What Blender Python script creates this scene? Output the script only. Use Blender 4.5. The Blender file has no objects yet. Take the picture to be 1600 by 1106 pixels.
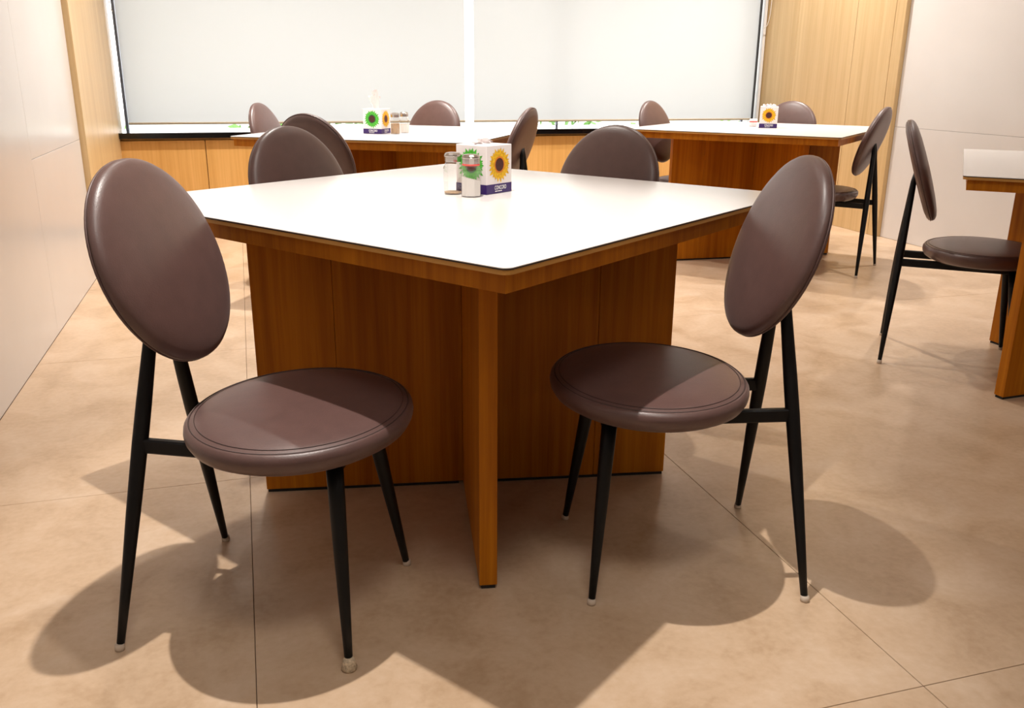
import bpy, bmesh, math, random
from mathutils import Vector, Matrix

# ------------------------------------------------------------------ camera, world, lights
S = bpy.context.scene
C = S.collection
F_PX, PITCH, YAW, ROLL, CAM_H = 1378.2, 0.30754, 0.29044, 0.00779, 1.0328
cp, sp, cy, sy = math.cos(PITCH), math.sin(PITCH), math.cos(YAW), math.sin(YAW)
fwd = Vector((sy*cp, cy*cp, -sp)); rgt = Vector((cy, -sy, 0)); upv = rgt.cross(fwd)
r2 = rgt*math.cos(ROLL) + upv*math.sin(ROLL); u2 = upv*math.cos(ROLL) - rgt*math.sin(ROLL)
cam_d = bpy.data.cameras.new('camera'); cam = bpy.data.objects.new('camera', cam_d); C.objects.link(cam)
cam_d.sensor_width = 36; cam_d.lens = 36*F_PX/1600; cam_d.clip_start = .02; cam_d.clip_end = 200
M3 = Matrix((r2, u2, -fwd)).transposed()
cam.matrix_world = Matrix.Translation((0, 0, CAM_H)) @ M3.to_4x4()
S.camera = cam

S.view_settings.view_transform = 'Standard'; S.view_settings.look = 'None'
S.view_settings.exposure = 0.0; S.view_settings.gamma = 1.0; S.view_settings.use_curve_mapping = False

W = bpy.data.worlds.new('sky'); S.world = W; W.use_nodes = True
bg = W.node_tree.nodes['Background']; bg.inputs[0].default_value = (1.0, .99, .975, 1); bg.inputs[1].default_value = 4.0

CEIL = 3.12
def spot(name, x, y, power, col=(1, .945, .875), r=.022, cone=54, blend=.7):
    d = bpy.data.lights.new(name, 'SPOT'); d.energy = power; d.color = col; d.shadow_soft_size = r
    d.spot_size = math.radians(cone); d.spot_blend = blend
    o = bpy.data.objects.new(name, d); C.objects.link(o); o.location = (x, y, CEIL-.03); return o
def panel_light(name, x, y, sx, sy_, power, col=(1, .95, .88)):
    d = bpy.data.lights.new(name, 'AREA'); d.energy = power; d.color = col; d.shape = 'RECTANGLE'; d.size = sx; d.size_y = sy_
    o = bpy.data.objects.new(name, d); C.objects.link(o); o.location = (x, y, CEIL-.012); return o
spot('downlight_over_main_table', .27, 1.72, 325, cone=49)
for nm, x, y, p in (('left_aisle', .27, 3.77, 215), ('middle_aisle', 2.0, 3.77, 95), ('right_table', 3.72, 3.77, 150),
                    ('left_window_bay', .27, 5.05, 430), ('middle_window_bay', 2.0, 5.15, 290), ('right_window_bay', 3.55, 5.45, 350)):
    spot('downlight_over_'+nm, x, y, p, cone=104, blend=1.0, r=.04)
panel_light('fill_panel_left', .27, .2, .7, .5, 26)  # added soft fill, lifts the floor shadows and the faces towards the camera
panel_light('fill_panel_right', 2.0, -.35, .6, .6, 5)  # weaker added fill on the right, behind the camera

# ------------------------------------------------------------------ helpers
def obj(name, bm, mat, parent=None, smooth=False, loc=None, rotz=0):
    if isinstance(bm, bmesh.types.BMesh):
        bmesh.ops.recalc_face_normals(bm, faces=bm.faces)
        me = bpy.data.meshes.new(name); bm.to_mesh(me); bm.free()
    else:
        me = bm
    if smooth:
        me.polygons.foreach_set('use_smooth', [True]*len(me.polygons))
    if mat and not me.materials: me.materials.append(mat)
    o = bpy.data.objects.new(name, me); C.objects.link(o)
    if parent: o.parent = parent
    if loc is not None: o.location = loc
    o.rotation_euler.z = rotz
    return o
def tag(o, label, cat, group=None):
    o['label'] = label; o['category'] = cat
    if group: o['group'] = group
    return o
def thing(name, label, cat, loc=(0, 0, 0), rotz=0, group=None):
    o = bpy.data.objects.new(name, None); C.objects.link(o); o.empty_display_size = .1
    o.location = loc; o.rotation_euler.z = rotz
    return tag(o, label, cat, group)
def struct(o):
    o['kind'] = 'structure'; return o
def add_box(bm, x0, x1, y0, y1, z0, z1, bev=0, seg=1):
    t = bmesh.new()
    vs = [t.verts.new((x, y, z)) for x in (x0, x1) for y in (y0, y1) for z in (z0, z1)]
    for f in ((0, 1, 3, 2), (4, 6, 7, 5), (0, 4, 5, 1), (2, 3, 7, 6), (0, 2, 6, 4), (1, 5, 7, 3)):
        t.faces.new([vs[i] for i in f])
    if bev: bmesh.ops.bevel(t, geom=list(t.edges), offset=bev, segments=seg, affect='EDGES', profile=.5)
    me = bpy.data.meshes.new('t'); t.to_mesh(me); t.free(); bm.from_mesh(me); bpy.data.meshes.remove(me)
    return bm
def box(x0, x1, y0, y1, z0, z1, bev=0, seg=1): return add_box(bmesh.new(), x0, x1, y0, y1, z0, z1, bev, seg)
def lathe(prof, n=48, sx=1, sy=1, bm=None, close=True):
    bm = bm or bmesh.new(); rings = []
    for r, z in prof:
        if r < 1e-6: rings.append([bm.verts.new((0, 0, z))])
        else: rings.append([bm.verts.new((r*sx*math.cos(2*math.pi*k/n), r*sy*math.sin(2*math.pi*k/n), z)) for k in range(n)])
    for a, b in zip(rings, rings[1:]):
        for k in range(n):
            k2 = (k+1) % n
            if len(a) == 1 and len(b) == 1: continue
            if len(a) == 1: bm.faces.new((a[0], b[k], b[k2]))
            elif len(b) == 1: bm.faces.new((a[k], a[k2], b[0]))
            else: bm.faces.new((a[k], a[k2], b[k2], b[k]))
    return bm
def tube(bm, pts, radii, n=14, caps=True):
    pts = [Vector(p) for p in pts]; rings = []
    if not isinstance(radii, (list, tuple)): radii = [radii]*len(pts)
    ref = None
    for i, p in enumerate(pts):
        d = (pts[min(i+1, len(pts)-1)] - pts[max(i-1, 0)]).normalized()
        if ref is None: ref = d.orthogonal().normalized()
        ref = (ref - d*ref.dot(d)).normalized(); b = d.cross(ref)
        rings.append([bm.verts.new(p + (ref*math.cos(2*math.pi*k/n) + b*math.sin(2*math.pi*k/n))*radii[i]) for k in range(n)])
    for a, b in zip(rings, rings[1:]):
        for k in range(n): bm.faces.new((a[k], a[(k+1) % n], b[(k+1) % n], b[k]))
    if caps: bm.faces.new(rings[0][::-1]); bm.faces.new(rings[-1])
    return bm
def loop_tube(bm, pts, r, n=8):
    pts = [Vector(p) for p in pts]; N = len(pts); rings = []
    for i, p in enumerate(pts):
        d = (pts[(i+1) % N] - pts[i-1]).normalized(); a = Vector((0, 0, 1)) if abs(d.z) < .9 else Vector((1, 0, 0))
        a = (a - d*a.dot(d)).normalized(); b = d.cross(a)
        rings.append([bm.verts.new(p + (a*math.cos(2*math.pi*k/n) + b*math.sin(2*math.pi*k/n))*r) for k in range(n)])
    for i in range(N):
        a, b = rings[i], rings[(i+1) % N]
        for k in range(n): bm.faces.new((a[k], a[(k+1) % n], b[(k+1) % n], b[k]))
    return bm
def copy_tree(o, parent=None):
    c = o.copy(); C.objects.link(c); c.parent = parent
    for ch in [x for x in CH.get(o.name, [])]: copy_tree(ch, c)
    return c
CH = {}
def index_children(o):
    CH[o.name] = [x for x in bpy.data.objects if x.parent == o]
    for x in CH[o.name]: index_children(x)

# ------------------------------------------------------------------ materials
def new_mat(name):
    m = bpy.data.materials.new(name); m.use_nodes = True; nt = m.node_tree
    return m, nt, nt.nodes['Principled BSDF']
def plain(name, col, rough=.5, metal=0, spec=.5, noise=0, nscale=40, bump=0, bscale=300, **kw):
    m, nt, b = new_mat(name); b.inputs['Base Color'].default_value = (*col, 1); b.inputs['Roughness'].default_value = rough
    b.inputs['Metallic'].default_value = metal; b.inputs['Specular IOR Level'].default_value = spec
    tc = nt.nodes.new('ShaderNodeTexCoord')
    if noise:
        n = nt.nodes.new('ShaderNodeTexNoise'); n.inputs['Scale'].default_value = nscale; n.inputs['Detail'].default_value = 5
        nt.links.new(tc.outputs['Object'], n.inputs['Vector'])
        r = nt.nodes.new('ShaderNodeValToRGB'); r.color_ramp.elements[0].position = .3; r.color_ramp.elements[1].position = .7
        r.color_ramp.elements[0].color = (*[c*(1-noise) for c in col], 1); r.color_ramp.elements[1].color = (*[min(1, c*(1+noise)) for c in col], 1)
        nt.links.new(n.outputs['Fac'], r.inputs['Fac']); nt.links.new(r.outputs['Color'], b.inputs['Base Color'])
    if bump:
        n2 = nt.nodes.new('ShaderNodeTexNoise'); n2.inputs['Scale'].default_value = bscale; n2.inputs['Detail'].default_value = 3
        nt.links.new(tc.outputs['Object'], n2.inputs['Vector'])
        bp = nt.nodes.new('ShaderNodeBump'); bp.inputs['Strength'].default_value = bump; bp.inputs['Distance'].default_value = .001
        nt.links.new(n2.outputs['Fac'], bp.inputs['Height']); nt.links.new(bp.outputs['Normal'], b.inputs['Normal'])
    return m
def wood(name, dark, mid, light, rough=.42, stretch=(55, 55, 1.6), seed=0, spec=.35):
    m, nt, b = new_mat(name); b.inputs['Roughness'].default_value = rough; b.inputs['Specular IOR Level'].default_value = spec
    tc = nt.nodes.new('ShaderNodeTexCoord'); mp = nt.nodes.new('ShaderNodeMapping')
    mp.inputs['Scale'].default_value = stretch; mp.inputs['Location'].default_value = (seed*3.1, seed*1.7, seed)
    nt.links.new(tc.outputs['Object'], mp.inputs['Vector'])
    n1 = nt.nodes.new('ShaderNodeTexNoise'); n1.inputs['Scale'].default_value = 1; n1.inputs['Detail'].default_value = 6; n1.inputs['Roughness'].default_value = .62
    n1.inputs['Distortion'].default_value = .25
    nt.links.new(mp.outputs['Vector'], n1.inputs['Vector'])
    n2 = nt.nodes.new('ShaderNodeTexNoise'); n2.inputs['Scale'].default_value = .16; n2.inputs['Detail'].default_value = 2
    nt.links.new(mp.outputs['Vector'], n2.inputs['Vector'])
    mx = nt.nodes.new('ShaderNodeMath'); mx.operation = 'MULTIPLY_ADD'; mx.inputs[1].default_value = .45
    nt.links.new(n2.outputs['Fac'], mx.inputs[0])
    m2 = nt.nodes.new('ShaderNodeMath'); m2.operation = 'MULTIPLY'; m2.inputs[1].default_value = .55
    nt.links.new(n1.outputs['Fac'], m2.inputs[0]); nt.links.new(m2.outputs[0], mx.inputs[2])
    r = nt.nodes.new('ShaderNodeValToRGB'); e = r.color_ramp.elements
    e[0].position = .34; e[0].color = (*dark, 1); e[1].position = .66; e[1].color = (*light, 1)
    k = e.new(.5); k.color = (*mid, 1)
    nt.links.new(mx.outputs[0], r.inputs['Fac']); nt.links.new(r.outputs['Color'], b.inputs['Base Color'])
    bp = nt.nodes.new('ShaderNodeBump'); bp.inputs['Strength'].default_value = .12; bp.inputs['Distance'].default_value = .001
    nt.links.new(n1.outputs['Fac'], bp.inputs['Height']); nt.links.new(bp.outputs['Normal'], b.inputs['Normal'])
    return m
M_WOODWALL = wood('oak_wall_veneer', (.58, .395, .19), (.66, .465, .24), (.73, .535, .29), .36)
M_WOODCAB = wood('oak_cabinet_veneer', (.58, .31, .085), (.66, .37, .115), (.74, .43, .15), .4, seed=3)
M_WOODTAB = wood('walnut_oak_table_veneer', (.30, .085, .003), (.43, .14, .005), (.56, .20, .008), .45, seed=5, spec=.15)
M_WOODEDGE = wood('table_edge_wood', (.44, .21, .045), (.50, .25, .06), (.58, .30, .08), .45, (8, 8, 40), seed=7)
M_WHITEWALL = plain('white_wall_laminate', (.73, .70, .685), .26, spec=.45, noise=.02, nscale=3)
M_CEIL = plain('ceiling_paint', (.85, .83, .8), .8)
M_GROUT = plain('grout', (.16, .10, .06), .8)
M_VINYL = plain('brown_vinyl', (.098, .052, .046), .38, spec=.55, noise=.08, nscale=30, bump=.25, bscale=420)
b_ = M_VINYL.node_tree.nodes['Principled BSDF']; b_.inputs['Sheen Weight'].default_value = .10; b_.inputs['Sheen Roughness'].default_value = .4; b_.inputs['Sheen Tint'].default_value = (1, .84, .82, 1)
M_STITCH = plain('brown_thread', (.05, .03, .027), .6)
M_BLACK = plain('black_metal', (.0035, .0035, .004), .45, spec=.25)
M_PAD = plain('pale_glide', (.55, .45, .36), .6)
M_TAPE = plain('wrapped_tape', (.50, .40, .28), .7, noise=.4, nscale=220, bump=.8, bscale=200)
M_TOP = plain('white_laminate', (.72, .685, .67), .22, spec=.5)
M_CORE = plain('black_core', (.015, .012, .01), .5)
M_PLINTH = plain('black_plinth', (.01, .01, .01), .7)
M_GRANITE = plain('black_granite', (.004, .004, .0045), .10, spec=.5, noise=.6, nscale=400)
M_ALU = plain('white_aluminium', (.9, .9, .9), .35)
M_GREYALU = plain('grey_aluminium', (.22, .25, .33), .4, metal=.4)
M_HEM = plain('blind_hem', (.55, .45, .32), .6)
M_CORD = plain('white_cord', (.85, .82, .76), .5)
M_CARD = plain('white_card', (.86, .80, .80), .45)
M_PURPLE = plain('purple_print', (.035, .008, .13), .4)
M_WHITEPRINT = plain('white_print', (.9, .88, .9), .5)
M_YELLOW = plain('yellow_print', (.9, .45, .003), .5, noise=.35, nscale=160)
M_ORANGE = plain('orange_print', (.72, .20, .005), .5)
M_BROWNP = plain('dark_brown_print', (.06, .008, .004), .5, noise=.5, nscale=300)
M_GREEN = plain('green_print', (.07, .45, .03), .5, noise=.35, nscale=160)
M_DGREEN = plain('dark_green_print', (.01, .12, .02), .5)
M_TISSUE = plain('tissue', (.88, .80, .79), .8)
M_STEEL = plain('steel', (.62, .58, .55), .18, metal=1)
M_SALT = plain('salt', (.9, .88, .86), .8, bump=.3, bscale=900)
M_PEPPER = plain('pepper', (.55, .38, .24), .8, noise=.4, nscale=900)
M_RED = plain('red_rubber', (.75, .10, .08), .4)
M_LEAF = plain('leaf', (.12, .30, .05), .5, noise=.4, nscale=12)
M_GROUND = plain('ground', (.45, .45, .40), .8, noise=.2, nscale=5)
def floor_mat():
    m, nt, b = new_mat('beige_stone_tile'); b.inputs['Specular IOR Level'].default_value = .4
    tc = nt.nodes.new('ShaderNodeTexCoord')
    n = nt.nodes.new('ShaderNodeTexNoise'); n.inputs['Scale'].default_value = 5; n.inputs['Detail'].default_value = 9; n.inputs['Roughness'].default_value = .62; n.inputs['Distortion'].default_value = .6
    n2 = nt.nodes.new('ShaderNodeTexNoise'); n2.inputs['Scale'].default_value = 60; n2.inputs['Detail'].default_value = 4
    oi = nt.nodes.new('ShaderNodeObjectInfo'); ad = nt.nodes.new('ShaderNodeVectorMath'); ad.operation = 'ADD'
    nt.links.new(tc.outputs['Object'], ad.inputs[0]); nt.links.new(oi.outputs['Location'], ad.inputs[1])
    nt.links.new(ad.outputs[0], n.inputs['Vector']); nt.links.new(ad.outputs[0], n2.inputs['Vector'])
    mx = nt.nodes.new('ShaderNodeMath'); mx.operation = 'MULTIPLY_ADD'; mx.inputs[1].default_value = .25
    s = nt.nodes.new('ShaderNodeMath'); s.operation = 'MULTIPLY'; s.inputs[1].default_value = .75
    nt.links.new(n2.outputs['Fac'], mx.inputs[0]); nt.links.new(n.outputs['Fac'], s.inputs[0]); nt.links.new(s.outputs[0], mx.inputs[2])
    r = nt.nodes.new('ShaderNodeValToRGB'); e = r.color_ramp.elements
    e[0].position = .32; e[0].color = (.42, .28, .17, 1); e[1].position = .7; e[1].color = (.61, .46, .335, 1)
    k = e.new(.5); k.color = (.53, .375, .25, 1)
    nt.links.new(mx.outputs[0], r.inputs['Fac']); nt.links.new(r.outputs['Color'], b.inputs['Base Color'])
    rr = nt.nodes.new('ShaderNodeMapRange'); rr.inputs['To Min'].default_value = .26; rr.inputs['To Max'].default_value = .42
    nt.links.new(n.outputs['Fac'], rr.inputs['Value']); nt.links.new(rr.outputs[0], b.inputs['Roughness'])
    return m
M_FLOOR = floor_mat()
def blind_mat():
    m, nt, b = new_mat('translucent_blind'); out = nt.nodes['Material Output']
    t = nt.nodes.new('ShaderNodeBsdfTranslucent'); t.inputs['Color'].default_value = (.278, .278, .274, 1)
    d = nt.nodes.new('ShaderNodeBsdfDiffuse'); d.inputs['Color'].default_value = (.30, .31, .33, 1)
    a = nt.nodes.new('ShaderNodeAddShader')
    nt.links.new(t.outputs[0], a.inputs[0]); nt.links.new(d.outputs[0], a.inputs[1]); nt.links.new(a.outputs[0], out.inputs['Surface'])
    return m
M_BLIND = blind_mat()
def glass_mat(name, tint=(1, 1, 1), gain=.55, base=.035, power=5):
    m, nt, b = new_mat(name); out = nt.nodes['Material Output']
    t = nt.nodes.new('ShaderNodeBsdfTransparent'); t.inputs['Color'].default_value = (*tint, 1)
    g = nt.nodes.new('ShaderNodeBsdfGlossy'); g.inputs['Roughness'].default_value = .03
    x = nt.nodes.new('ShaderNodeMixShader'); lw = nt.nodes.new('ShaderNodeMath'); lw.operation = 'MULTIPLY_ADD'; lw.inputs[1].default_value = gain; lw.inputs[2].default_value = base
    fc = nt.nodes.new('ShaderNodeLayerWeight'); fc.inputs['Blend'].default_value = .5; pw = nt.nodes.new('ShaderNodeMath'); pw.operation = 'POWER'; pw.inputs[1].default_value = power
    nt.links.new(fc.outputs['Facing'], pw.inputs[0]); nt.links.new(pw.outputs[0], lw.inputs[0])
    nt.links.new(lw.outputs[0], x.inputs[0]); nt.links.new(t.outputs[0], x.inputs[1]); nt.links.new(g.outputs[0], x.inputs[2]); nt.links.new(x.outputs[0], out.inputs['Surface'])
    return m
M_GLASS = glass_mat('window_glass'); M_JAR = glass_mat('jar_glass', (.97, .955, .94), .75, .06, 2.2)

# ------------------------------------------------------------------ room
XL, XR, YB, YF = -.79, 4.09, 6.72, -2.6
YC = 4.99            # where the oak cladding begins on both side walls
fl = struct(obj('floor', box(XL-.1, XR+.1, YF-.1, YB+.1, -.12, -.004), M_GROUT))
g = .0007; tiles = {}
cols = [(XL, -.054, [1.053+1.2*k for k in range(-3, 5)]), (-.054, 1.084, [1.053+1.2*k for k in range(-3, 5)]), (1.084, XR, [-1.347, 1.053, 3.453])]
for x0, x1, yj in cols:      # wider slabs towards the right wall
    yy = [YF]+[v for v in yj if YF < v < YB]+[YB]
    for y0, y1 in zip(yy, yy[1:]):
        w, h = x1-x0, y1-y0; key = (round(w, 3), round(h, 3)); ctr = ((x0+x1)/2, (y0+y1)/2, 0)
        if key not in tiles: tiles[key] = obj('tile', box(-w/2+g, w/2-g, -h/2+g, h/2-g, -.006, 0, .0006), M_FLOOR, fl, loc=ctr).data
        else: obj('tile', tiles[key], M_FLOOR, fl, loc=ctr)
struct(obj('ceiling', box(XL-.1, XR+.1, YF-.1, YB+.1, CEIL, CEIL+.1), M_CEIL))
struct(obj('wall_front', box(XL-.1, XR+.1, YF-.1, YF, 0, CEIL), M_WHITEWALL))

def side_wall(name, x, sgn, joint_z, vj, wood_j):
    # sgn = +1: room lies on the +x side of this wall
    def b(d0, d1, y0, y1, z0, z1, bev=.0008):
        a, c = x+sgn*d0, x+sgn*d1
        return box(min(a, c), max(a, c), y0, y1, z0, z1, bev)
    root = struct(obj(name, b(-.1, -.012, YF-.1, YB+.1, 0, CEIL, 0), M_GROUT))
    j = .0008
    for (y0, y1, z0, z1) in vj: obj('panel', b(-.011, 0, y0+j, y1-j, z0+j, z1-j), M_WHITEWALL, root)
    ww = [YC] + wood_j + [6.33]
    for y0, y1 in zip(ww, ww[1:]): obj('wood_panel', b(-.011, .03, y0+.0018, y1-.0018, .001, CEIL-.001), M_WOODWALL, root)
    obj('window_reveal', b(-.011, .006, 6.332, 6.66, .001, CEIL-.001), M_WOODWALL, root)
    return root
side_wall('wall_left', XL, 1, .70, [(YF, 1.5, 0, CEIL), (1.5, 3.86, 0, CEIL), (3.86, YC, 0, .702), (3.86, YC, .702, CEIL)], [])
side_wall('wall_right', XR, -1, .72, [(YF, 1.3, 0, .722), (YF, 1.3, .722, CEIL), (1.3, YC, 0, .722), (1.3, YC, .722, CEIL)], [5.085, 5.47, 6.16])

# back wall: parapet, lintel, window
SILL = .652
wb = struct(obj('wall_back', box(XL-.1, XR+.1, 6.66, YB+.08, 0, SILL-.037), M_GROUT))
obj('lintel', box(XL-.1, XR+.1, 6.60, YB+.08, 2.75, CEIL), M_CEIL, wb)
obj('window_sill', box(XL+.001, XR-.001, 6.262, YB+.02, SILL-.036, SILL, .002), M_GRANITE, wb)
win = struct(obj('window_1', box(XL+.002, XR-.002, 6.68, 6.74, 2.70, 2.75), M_ALU))
obj('frame', box(XR-.034, XR-.012, 6.62, 6.74, SILL, 2.75, .002), M_ALU, win)
obj('side_channel', box(XL+.037, XL+.044, 6.62, 6.70, SILL, 2.75, .001), M_GREYALU, win)
obj('side_channel', box(XL+.047, XL+.054, 6.63, 6.70, SILL, 2.75, .001), M_GREYALU, win)
obj('side_channel', box(XR-.066, XR-.061, 6.62, 6.66, SILL, 2.75, .001), M_CORE, win)
for x in (2.36, 3.985): obj('mullion', box(x-.007, x+.007, 6.715, 6.745, SILL, 2.70, .002), M_GREYALU, win)
for x0, x1 in ((XL+.008, 1.639), (1.641, XR-.036)): obj('pane', box(x0, x1, 6.702, 6.708, SILL, 2.70), M_GLASS, win)
for x0, x1, lab in ((XL+.056, 1.606, 'closed cream roller blind over the left half of the window'), (1.674, XR-.068, 'closed cream roller blind over the right half of the window')):
    t = thing('roller_blind', lab, 'blind', ((x0+x1)/2, 6.645, .684), group='roller blinds on the window wall')
    w = (x1-x0)/2
    bm = bmesh.new()      # one sheet of cloth
    bm.faces.new([bm.verts.new(v) for v in ((-w, 0, .012), (w, 0, .012), (w, 0, 2.0), (-w, 0, 2.0))])
    obj('fabric', bm, M_BLIND, t)
    obj('hem_bar', box(-w, w, -.006, .006, 0, .0145, .003), M_HEM, t)
    bm = tube(bmesh.new(), [(-w, 0, 2.02), (w, 0, 2.02)], .022, 20); obj('roller_tube', bm, M_ALU, t, True)

# cords of the blinds
def cord(px, lab, loc):
    bm = tube(bmesh.new(), px, .0028, 8); o = obj('blind_cord', bm, M_CORD, None, True); tag(o, lab, 'cord', 'blind cords'); return o
xr = XR-.04
cord([(xr-.012, 6.585, 1.395), (xr-.004, 6.58, 1.398), (xr+.004, 6.57, 1.415), (xr+.009, 6.56, 1.45), (xr+.010, 6.55, 1.50), (xr+.010, 6.545, 1.6), (xr+.010, 6.545, 2.7)], 'white cord looping beside the right end of the window', None)
xl = XL+.03
cord([(xl+.018, 6.60, 1.40), (xl+.008, 6.595, 1.405), (xl+.003, 6.59, 1.43), (xl+.001, 6.585, 1.5), (xl, 6.585, 2.7)], 'white cord hanging at the left end of the window', None)

# cabinets under the sill
ords = ['first', 'second', 'third', 'fourth', 'fifth', 'sixth', 'seventh', 'eighth', 'last']
x = XL+.006
for k in range(9):
    x1 = min(x+.5415, XR-.036) if k < 8 else XR-.036
    lab = f'oak base cabinet under the black window sill, {ords[k]} counting from the left wall'
    t = thing('base_cabinet', lab, 'cabinet', ((x+x1)/2, 6.3, 0), group='cabinets under the window sill')
    w = (x1-x)/2
    obj('body', box(-w+.001, w-.001, .021, .355, .06, SILL-.037), M_WOODCAB, t)
    obj('kickboard', box(-w+.001, w-.001, .04, .06, 0, .06), M_CORE, t)
    obj('door', box(-w+.0022, w-.0022, 0, .02, .06, SILL-.052, .001), M_WOODCAB, t)
    x = x1

# outside: pavement and hedge seen in the slit under the blinds
struct(obj('ground_outside', box(-12, 16, YB+.1, 30, -.3, -.2), M_GROUND))
random.seed(4)
bm = bmesh.new()
for k in range(5200):
    c = Vector((random.uniform(-4.5, 9), random.uniform(9.6, 10.8), 0)); top = .45+.22*math.sin(c.x*2.1)+.15*math.sin(c.x*5.3+1)
    c.z = random.uniform(-.25, max(.1, top))
    d = Vector((random.gauss(0, 1), random.gauss(0, 1), random.gauss(0, 1))).normalized(); e = d.orthogonal().normalized(); s = random.uniform(.04, .085)
    vs = [bm.verts.new(c+d*s), bm.verts.new(c+e*s*.5), bm.verts.new(c-d*s), bm.verts.new(c-e*s*.5)]; bm.faces.new(vs)
h = obj('garden_hedge', bm, M_LEAF); tag(h, 'green hedge outdoors glimpsed in the slit below the blinds', 'hedge'); h['kind'] = 'stuff'

# ------------------------------------------------------------------ tables
SIDE, TH = 1.17, .75
def make_table():
    root = thing('dining_table', '', 'table')
    s = SIDE/2
    def slab(s, z0, z1, r, bev=0):
        bm = bmesh.new(); pts = []
        for (cx_, cy_, a0) in ((s-r, s-r, 0), (-s+r, s-r, 90), (-s+r, -s+r, 180), (s-r, -s+r, 270)):
            for q in range(5): a = math.radians(a0+q*22.5); pts.append((cx_+r*math.cos(a), cy_+r*math.sin(a)))
        lo = [bm.verts.new((*p, z0)) for p in pts]; hi = [bm.verts.new((*p, z1)) for p in pts]; n = len(pts)
        bm.faces.new(lo[::-1]); bm.faces.new(hi)
        for k in range(n): bm.faces.new((lo[k], lo[(k+1) % n], hi[(k+1) % n], hi[k]))
        return bm
    tt = obj('tabletop', slab(s, TH-.0012, TH, .016), M_TOP, root)
    obj('core_edge', slab(s, TH-.0035, TH-.0012, .016), M_CORE, tt)
    obj('wood_edge', slab(s-.0008, TH-.0115, TH-.0035, .016), M_WOODEDGE, tt)
    a = s-.014
    for k in range(4):     # mitred apron boards
        bm = bmesh.new(); v = []
        for z in (TH-.044, TH-.0115):
            v += [bm.verts.new(p) for p in ((-a, -a, z), (a, -a, z), (a-.03, -a+.03, z), (-a+.03, -a+.03, z))]
        for f in ((0, 1, 2, 3), (4, 5, 6, 7), (0, 1, 5, 4), (1, 2, 6, 5), (2, 3, 7, 6), (3, 0, 4, 7)): bm.faces.new([v[i] for i in f])
        obj('apron', bm, M_WOODTAB, root, rotz=k*math.pi/2)
    obj('underside', box(-a+.031, a-.031, -a+.031, a-.031, TH-.03, TH-.0116), M_WOODTAB, root)
    L, t = .524, .0185
    for k in range(4):     # the four wings of the cross base stand along the diagonals
        rz = math.radians(45+90*k)
        obj('base_panel', box(t+.0004, L*.63-.0004, -t, t, .009, TH-.031, .0008), M_WOODTAB, root, rotz=rz)
        p = obj('base_panel', box(L*.63+.0004, L, -t, t, .009, TH-.031, .0012), M_WOODTAB, root, rotz=rz)
        obj('plinth', box(.03, L-.003, -t+.004, t-.004, 0, .009), M_PLINTH, p)
    obj('base_core', box(-t, t, -t, t, .009, TH-.031), M_WOODTAB, root, rotz=math.radians(45))
    return root
tab0 = make_table(); index_children(tab0)
TABLES = {   # centre and turn
 'M': (.507, 2.080, -.1677, 'large square white-topped table on a cross-shaped wooden base, nearest the camera'),
 'T2': (.745, 4.54, .225, 'white-topped square table by the window, left of centre behind the nearest table'),
 'T3': (2.83, 4.58, -.063, 'white-topped square table in front of the oak panelling at the back right'),
 'T4': (2.90, 2.234, .041, 'white-topped square table cut off by the right edge of the picture')}
for k, (x, y, r, lab) in TABLES.items():
    o = tab0 if k == 'M' else copy_tree(tab0)
    o.location = (x, y, 0); o.rotation_euler.z = r+math.pi/4; o['label'] = lab; o['group'] = 'square cafe tables'

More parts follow.
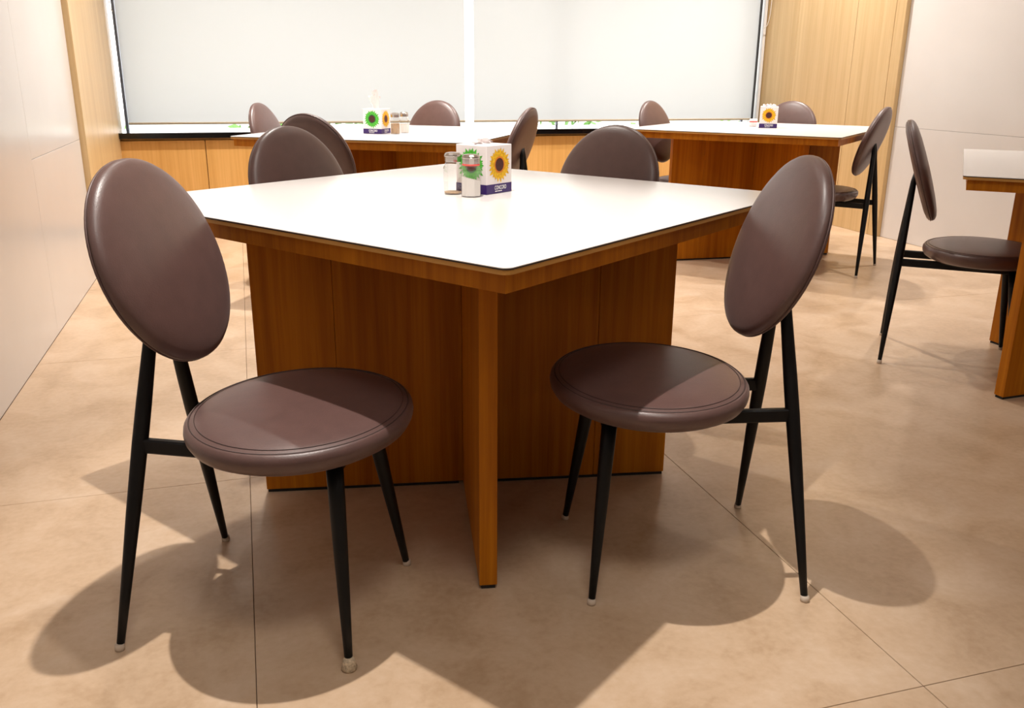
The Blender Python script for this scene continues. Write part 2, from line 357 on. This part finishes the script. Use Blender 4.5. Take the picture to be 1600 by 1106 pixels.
# ------------------------------------------------------------------ chairs
def make_chair():
    root = thing('dining_chair', '', 'chair')
    # seat: oval cushion, wider than deep
    R = 1.0; rx, ry = .206, .237
    prof = [(0, .384), (.80, .384), (.90, .387), (.962, .395), (.992, .406), (1.0, .415), (.994, .424), (.975, .430), (.955, .4325)]
    bm = lathe(prof + [(.945, .4322), (.935, .4335), (.85, .4375), (.65, .441), (.35, .443), (0, .4435)], 72, rx, ry)
    st = obj('seat', bm, M_VINYL, root, True)
    for k, (rr, z, tk) in enumerate(((.951, .4325, .0013), (.905, .4357, .0006))):
        obj('seam' if k == 0 else 'stitching', loop_tube(bmesh.new(), [(rr*rx*math.cos(a), rr*ry*math.sin(a), z) for a in [2*math.pi*i/90 for i in range(90)]], tk, 6), M_STITCH, st, True)
    obj('seat_base', lathe([(0, .374), (.72, .374), (.80, .378), (.80, .386), (0, .386)], 48, rx, ry), M_BLACK, root, True)
    # backrest: oval pad, tilted, slightly wrapped
    A, B, T, tilt = .184, .192, .044, .335
    prof = [(0, -.027), (.5, -.026), (.8, -.022), (.92, -.017), (.975, -.011), (.985, -.0065), (.985, -.0035), (1.0, -.001), (1.0, .003), (.99, .0085), (.965, .0135), (.92, .0178), (.82, .0218), (.6, .0250), (.3, .0265), (0, .027)]
    bm = lathe(prof, 72, 1, 1)
    rot = Matrix.Rotation(-tilt, 3, 'Y')
    def bend(p, s=1):      # lathe (x,y,z) -> pad: x = up, y = across, z = front
        u, w, n = p[0]*B, p[1]*A, p[2]
        n += -.007*(p[1]**2) - .004*(p[0]**2)
        return rot @ Vector((n, w, u)) + Vector((-.246, 0, .702))
    for v in bm.verts: v.co = bend(v.co)
    bk = obj('backrest', bm, M_VINYL, root, True)
    obj('piping', loop_tube(bmesh.new(), [bend((math.cos(a)*.993, math.sin(a)*.993, -.0045)) for a in [2*math.pi*i/90 for i in range(90)]], .0022, 6), M_VINYL, bk, True)
    # frame
    for s in (1, -1):
        P = lambda t: Vector((-.303+.0325*t, s*(.207-.1875*t), .62*t))     # rear legs meet behind the pad
        ts = [.019, .15, .40, .60, .72, .90, 1.0]; rs = [.0072, .0095, .0132, .0146, .0142, .0122, .0112, .0102, .0095]
        lg = obj('rear_leg', tube(bmesh.new(), [P(t) for t in ts]+[(-.2685, s*.0130, .658), (-.262, s*.0110, .695)], rs, 18), M_BLACK, root, True)
        f = P(0); obj('foot_pad', lathe([(0, 0), (.0088, 0), (.0092, .004), (.0085, .0125), (0, .0125)], 16), M_PAD, lg, True, loc=(f.x, f.y, 0))
        Q = lambda t: Vector((.138-.0445*t, s*(.183-.0925*t), .42*t))
        ts = [.028, .2, .45, .7, .88]; rs = [.0072, .0095, .0125, .0148, .0158]
        lg = obj('front_leg', tube(bmesh.new(), [Q(t) for t in ts], rs, 18), M_BLACK, root, True)
        f = Q(0); obj('foot_pad', lathe([(0, 0), (.0088, 0), (.0092, .004), (.0085, .0125), (0, .0125)], 16), M_PAD, lg, True, loc=(f.x, f.y, 0))
        a = P(.597)
        obj('side_rail', box(a.x, .115, s*.0945-.008, s*.0945+.008, .355, .383, .003), M_BLACK, root)
    obj('cross_rail', box(.085, .111, -.087, .087, .357, .381, .003), M_BLACK, root)
    obj('cross_rail', box(-.12, -.095, -.087, .087, .357, .381, .003), M_BLACK, root)
    return root
ch0 = make_chair(); index_children(ch0)
CHAIRS = {
 'A': (0.067, 1.605, -26.5, 'brown oval-backed chair in the left foreground, its seat turned to the right'),
 'B': (0.779, 1.605, 168.7, 'brown oval-backed chair in the right foreground, its seat turned to the left'),
 'D': (0.318, 2.500, -49.5, 'brown oval-backed chair tucked in behind the left half of the nearest table'),
 'E': (0.871, 2.466, -146.7, 'brown oval-backed chair tucked in behind the right half of the nearest table'),
 'G1': (0.364, 4.722, -24.3, 'chair at the far left corner of the window-side table, before the blind'),
 'G2': (0.450, 3.800, 45.0, 'chair seen from behind at the near left side of the window-side table, dark oval back'),
 'G3': (0.881, 5.041, -137.4, 'chair behind the window-side table, its oval back against the middle of the blinds'),
 'G4': (1.065, 4.299, 145.6, 'chair seen nearly edge-on at the near right side of the window-side table'),
 'H1': (2.590, 4.901, -54.4, 'chair at the far left of the back-right table, its back against the right blind'),
 'H2': (3.100, 4.890, -147.3, 'chair behind the back-right table, its back against the oak panelling'),
 'H3': (3.068, 4.289, 128.8, 'chair at the near right side of the back-right table, legs showing'),
 'C': (2.605, 2.610, -39.5, 'chair in profile against the white wall, drawn up to the rightmost table')}
for k, (x, y, r, lab) in CHAIRS.items():
    o = ch0 if k == 'A' else copy_tree(ch0)
    o.location = (x, y, 0); o.rotation_euler.z = math.radians(r); o['label'] = lab; o['group'] = 'brown oval-backed dining chairs'
# the taped foot of the left foreground chair
f = Vector((.138, -.183, 0))
leg = [c for c in ch0.children if c.name.startswith('front_leg')][1]
tp = obj('taped_foot', lathe([(0, 0), (.0125, 0), (.0145, .005), (.0125, .012), (.0115, .019), (.0085, .024), (0, .024)], 20), M_TAPE, leg, True, loc=(f.x, f.y, 0))
tp['label'] = 'crumpled beige tape wrapped round the foot'

# ------------------------------------------------------------------ napkin boxes
def flower(parent, name, petals, rad, mat, mat_c, mat_ring, org, ux, uz, nrm):
    def P(a, b, d): return org + ux*a + uz*b + nrm*d
    bm = bmesh.new(); rnd = random.Random(7)
    for layer, (r, off) in enumerate(((rad, 0), (rad*.86, .5))):
        for k in range(petals):
            a = 2*math.pi*(k+off)/petals; rr = r*rnd.uniform(.9, 1.05); w = math.pi/petals*1.15; d = .0004+layer*.0002
            pts = [(.25*r, a-w*1.1), (.62*r, a-w), (.86*rr, a-w*.45), (rr, a), (.86*rr, a+w*.45), (.62*r, a+w), (.25*r, a+w*1.1)]
            bm.faces.new([bm.verts.new(P(q*math.cos(t), q*math.sin(t), d)) for q, t in pts])
    p = obj(name, bm, mat, parent)
    bm = bmesh.new(); bm.faces.new([bm.verts.new(P(rad*.46*math.cos(t*.2618), rad*.46*math.sin(t*.2618), .0008)) for t in range(24)]); obj('flower_ring', bm, mat_ring, p)
    bm = bmesh.new(); bm.faces.new([bm.verts.new(P(rad*.37*math.cos(t*.2618), rad*.37*math.sin(t*.2618), .0010)) for t in range(24)]); obj('flower_centre', bm, mat_c, p)
def text_mesh(txt, size):
    cu = bpy.data.curves.new('txt', 'FONT'); cu.body = txt; cu.size = size; cu.align_x = 'CENTER'; cu.offset = size*.018
    o = bpy.data.objects.new('txt', cu); C.objects.link(o); dg = bpy.context.evaluated_depsgraph_get()
    me = bpy.data.meshes.new_from_object(o.evaluated_get(dg)); bpy.data.objects.remove(o); return me
def napkin_box(x, y, rot, lab, tissue=0):
    t = thing('napkin_box', lab, 'napkin box', (x, y, TH), rot, 'flower-printed napkin boxes'); s, H, bh = .049, .117, .024
    body = obj('carton', box(-s, s, -s, s, .0003, H, .0012), M_CARD, t)
    bm = bmesh.new()
    e = s+.0003
    for q in ((-e, -e, e, -e), (e, -e, e, e), (e, e, -e, e), (-e, e, -e, -e)):
        bm.faces.new([bm.verts.new(v) for v in ((q[0], q[1], .001), (q[2], q[3], .001), (q[2], q[3], bh), (q[0], q[1], bh))])
    band = obj('purple_band', bm, M_PURPLE, t)
    X, Y, Z = Vector((1, 0, 0)), Vector((0, 1, 0)), Vector((0, 0, 1))
    flower(t, 'yellow_sunflower', 22, .0435, M_YELLOW, M_BROWNP, M_ORANGE, Vector((0, -s, .0700)), X, Z, -Y)
    flower(t, 'green_flower', 22, .0435, M_GREEN, M_BROWNP, M_DGREEN, Vector((-s, 0, .0700)), -Y, Z, -X)
    for nrm, ux in ((-Y, X), (-X, -Y)):
        me = text_mesh('CONCORD', .0135); R = Matrix((ux, Z, nrm)).transposed()
        sx = .046/max(1e-6, max(v.co.x for v in me.vertices)-min(v.co.x for v in me.vertices))
        for v in me.vertices: v.co = R @ Vector((v.co.x*sx, v.co.y, 0)) + nrm*(s+.0009) + Z*.0105 + ux*.004
        obj('lettering', me, M_WHITEPRINT, band)
        bm = bmesh.new()
        for a, b in ((-.017, -.009), (-.008, -.0055), (-.0045, .003), (.004, .010)):
            bm.faces.new([bm.verts.new(nrm*(s+.0008)+ux*u+Z*z) for u, z in ((a, .0052), (b, .0052), (b, .0076), (a, .0076))])
        obj('small_print', bm, M_WHITEPRINT, band)
    obj('slot', box(-.03, .03, -.006, .006, H, H+.0012), M_CARD, t)
    if tissue:
        bm = bmesh.new(); n, mrows = 14, 9; g_ = []
        for j in range(mrows):
            v = j/(mrows-1); row = []
            for i in range(n):
                u = i/(n-1)-.5; wd = .030+.032*math.sin(v*2.0)*(1 if tissue > .05 else .6)
                row.append(bm.verts.new((u*wd*2*(1-.35*v), .010*math.sin(u*15+v*3)*(.4+v)+.006*v, H+tissue*v*(1-.55*abs(u)*(1.3)*v)+.004*math.sin(u*21)*v)))
            g_.append(row)
        for j in range(mrows-1):
            for i in range(n-1): bm.faces.new((g_[j][i], g_[j][i+1], g_[j+1][i+1], g_[j+1][i]))
        obj('tissue', bm, M_TISSUE, t, True)
    return t
napkin_box(.570, 2.164, math.radians(35.5), 'white napkin box with sunflower and green flower on the nearest table', .012)
napkin_box(.632, 4.45, math.radians(54.6), 'white napkin box with a tissue sticking up, on the window-side table', .088)
napkin_box(2.885, 4.575, math.radians(-32), 'white napkin box with yellow sunflower on the back-right table', .014)

# ------------------------------------------------------------------ shakers
def shaker(x, y, lab, fill, level, red=False, rot=0, sc=1.0, slope=.0):
    t = thing('salt_shaker', lab, 'shaker', (x, y, TH), rot, 'glass shakers with metal caps'); n = 8
    j = obj('jar', lathe([(0, .001), (.0225, .001), (.0245, .004), (.0245, .062), (.0225, .070), (.0185, .076), (.0182, .084)], n, sc, sc), M_JAR, t)
    bm = lathe([(0, .0025), (.0222, .0025), (.0226, .005), (.0226, level), (0, level)], n, sc, sc)
    for v in bm.verts:
        if v.co.z > level-.001: v.co.z += slope*v.co.x
    obj('contents', bm, fill, t)
    cap = obj('cap', lathe([(.0185, .0775), (.0205, .078), (.0208, .091), (.0212, .092), (.0205, .095), (.017, .099), (.009, .1005), (0, .1008)], 12, sc, sc), M_STEEL, t)
    obj('cap_rim', lathe([(.0206, .0905), (.0216, .0915), (.0206, .0925)], 24, sc, sc), M_STEEL, cap, True)
    if red: obj('red_ring', lathe([(.0186, .0735), (.0205, .0735), (.0208, .0775), (.0186, .0778)], 24, sc, sc), M_RED, t, True)
    return t
shaker(.486, 2.142, 'nearly empty clear glass shaker with a metal cap on the nearest table', M_PEPPER, .0055, sc=1.0, rot=.3)
shaker(.517, 2.084, 'glass shaker half full of white salt with a red ring under its cap', M_SALT, .042, True, sc=1.04, rot=.1, slope=-.25)
shaker(.712, 4.39, 'glass shaker just right of the napkin box on the window-side table', M_PEPPER, .050, rot=.2)
shaker(.770, 4.47, 'glass shaker furthest right on the window-side table, behind the other shaker', M_SALT, .045, rot=.5)
t = thing('sauce_tub', 'small white tub with a red stripe beside the napkin box on the back-right table', 'tub', (2.865, 4.70, TH), 0)
obj('tub_body', lathe([(0, .0005), (.018, .0005), (.021, .004), (.0225, .030), (.0225, .040), (.020, .042), (0, .0425)], 28), M_CARD, t, True)
obj('red_stripe', lathe([(.0224, .024), (.0229, .0245), (.0232, .030), (.0226, .0305)], 28), M_RED, t, True)
